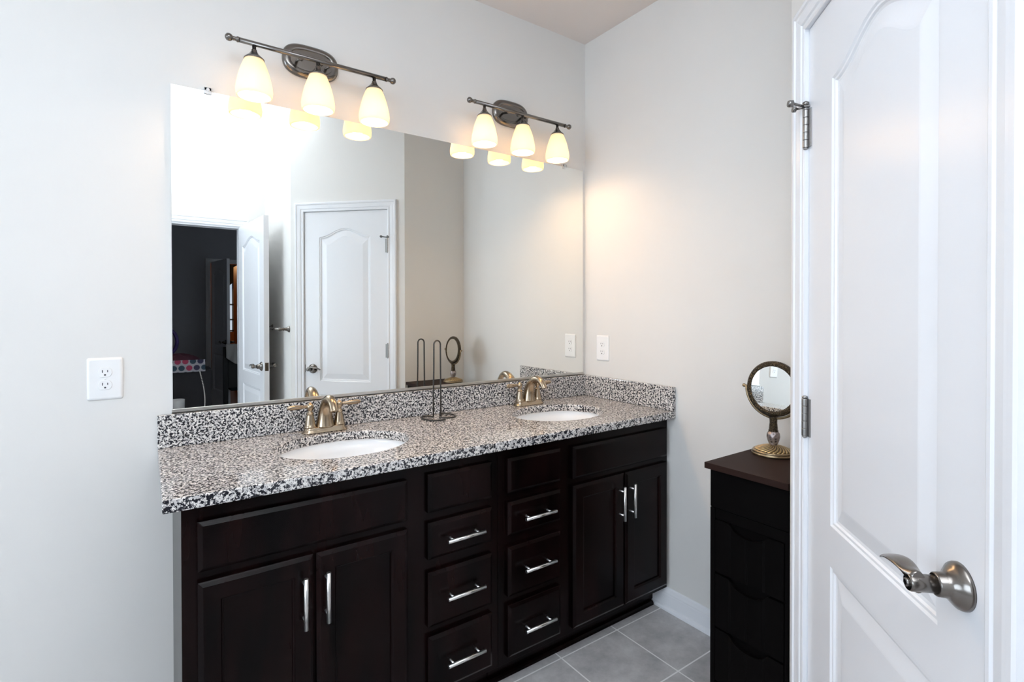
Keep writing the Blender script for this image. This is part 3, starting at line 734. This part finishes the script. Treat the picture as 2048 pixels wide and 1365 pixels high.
# laundry hamper with printed band and clothes on top
m = mat('dotted_print', (.6, .6, .62), .8); co = coords(m, 'Object', (17, 0, 17))
sp = nd(m, 'ShaderNodeSeparateXYZ'); ln(m, co, sp.inputs[0]); fl = nd(m, 'ShaderNodeMath', operation='ROUND'); ln(m, sp.outputs[2], fl.inputs[0])
ma = nd(m, 'ShaderNodeMath', operation='MULTIPLY_ADD'); ln(m, fl.outputs[0], ma.inputs[0]); ma.inputs[1].default_value = .5; ln(m, sp.outputs[0], ma.inputs[2])
cb = nd(m, 'ShaderNodeCombineXYZ'); ln(m, ma.outputs[0], cb.inputs[0]); ln(m, sp.outputs[2], cb.inputs[2]); cb.inputs[1].default_value = 0; co = cb.outputs[0]
vv = nd(m, 'ShaderNodeTexVoronoi'); vv.inputs['Scale'].default_value = 1; vv.inputs['Randomness'].default_value = 0; ln(m, co, vv.inputs['Vector'])
dot = ramp(m, vv.outputs['Distance'], [(.40, (1,1,1)), (.43, (0,0,0))])
wn = nd(m, 'ShaderNodeTexWhiteNoise'); ln(m, vv.outputs['Position'], wn.inputs['Vector'])
cc = ramp(m, wn.outputs['Value'], [(0, (.012, .035, .06)), (.55, (.015, .015, .05)), (.80, (.25, .02, .06))], 'CONSTANT')
ln(m, mix(m, dot, (.30, .30, .33), cc), bsdf(m).inputs['Base Color'])
r = tag(empty('laundry_hamper', (-1.70, -3.75, 0)), 'dark box hamper with a dotted print band seen in the mirror', 'hamper')
dkm = mat('dark_canvas', (.010, .010, .013), .85)
b = MB(); b.chbox(-.30, .26, -.20, .15, .004, .80, .01, .01); b.M = Matrix.Identity(4)
o = b.obj('hamper_body', dkm, r); o.rotation_euler = (0, 0, PI)
b = MB(); b.box(-.24, .245, .195, .212, .785, .895); o = b.obj('printed_band', m, r, bevel=.003)
def heap(name, mt, c, sx, sy, sz, label, cat, seed):
    rnd = random.Random(seed); ph = [rnd.random()*6 for _ in range(4)]
    b = MB(); rings = []
    for j in range(9):
        a = PI/2*j/8; ring = []
        for k in range(28):
            t_ = 2*PI*k/28; rr_ = 1+.08*math.sin(3*t_+ph[0])+.05*math.sin(7*t_+ph[1]+j)
            ring.append((c[0]+sx*rr_*math.cos(a)*math.cos(t_), c[1]+sy*rr_*math.cos(a)*math.sin(t_), c[2]+sz*math.sin(a)*(1+.1*math.sin(4*t_+ph[2]))))
        rings.append(ring)
    b.loft(rings); return tag(b.obj(name, mt), label, cat)
heap('folded_clothes', mat('plum_cloth', (.045, .008, .018), .9), (-1.66, -3.75, .806), .20, .12, .13, 'dark plum and black clothes heaped on the hamper', 'clothes', 3)
# bead string hanging over the hamper's front
pts = smooth_path([(-1.500, -3.526, .785), (-1.472, -3.522, .64), (-1.462, -3.522, .52), (-1.470, -3.522, .40), (-1.478, -3.520, .30)], 12)
b = MB()
for p in pts:
    b.lathe([(.0008, -.0052), (.0042, -.003), (.0055, 0), (.0042, .003), (.0008, .0052)], 10, at=tuple(p))
tag(b.obj('bead_string', mat('pearl', (.75, .73, .70), .25)), 'string of pale beads hanging down the hamper front', 'beads')

b = MB(); b.box(-.68, .0, -7.95, -7.3, .006, 2.1)
for x in (-.66, -.34): b.box(x, x+.30, -7.3, -7.285, .08, 2.02)
tag(b.obj('wardrobe', mat('orange_brown_wood', (.22, .075, .02), .45), bevel=.004), 'orange brown wooden wardrobe glimpsed past the far bedroom door', 'wardrobe')
r = tag(empty('dresser', (-.84, -8.45, 0)), 'low orange brown dresser under the far window', 'dresser')
b = MB(); b.box(-.30, .14, -.20, .18, .006, .50); b.obj('dresser_body', bpy.data.materials['orange_brown_wood'], r, bevel=.004)
for z in (.08, .29):
    b = MB(); b.box(-.28, .12, .181, .195, z, z+.18); b.obj('drawer', bpy.data.materials['orange_brown_wood'], r, bevel=.003)
b = MB(); b.tube([(.10*math.cos(2*PI*k/36), 0, .13*math.sin(2*PI*k/36)) for k in range(36)], .016, 12, closed=True)
o = b.obj('purple_ring', mat('purple_plastic', (.03, .012, .12), .5), loc=(-1.755, -4.0, 1.045)); tag(o, 'dark purple ring standing upright on the hamper at the mirror edge', 'ring')
b = MB(); b.lathe([(.052, .006), (.056, .03), (.060, .50), (.062, .56), (.057, .56), (.054, .05), (.002, .03)], 28, at=(-1.685, -3.42, 0))
tag(b.obj('waste_bin', mat('milky_plastic', (.45, .46, .46), .5)), 'slim milky plastic bin standing in front of the dark hamper', 'bin')
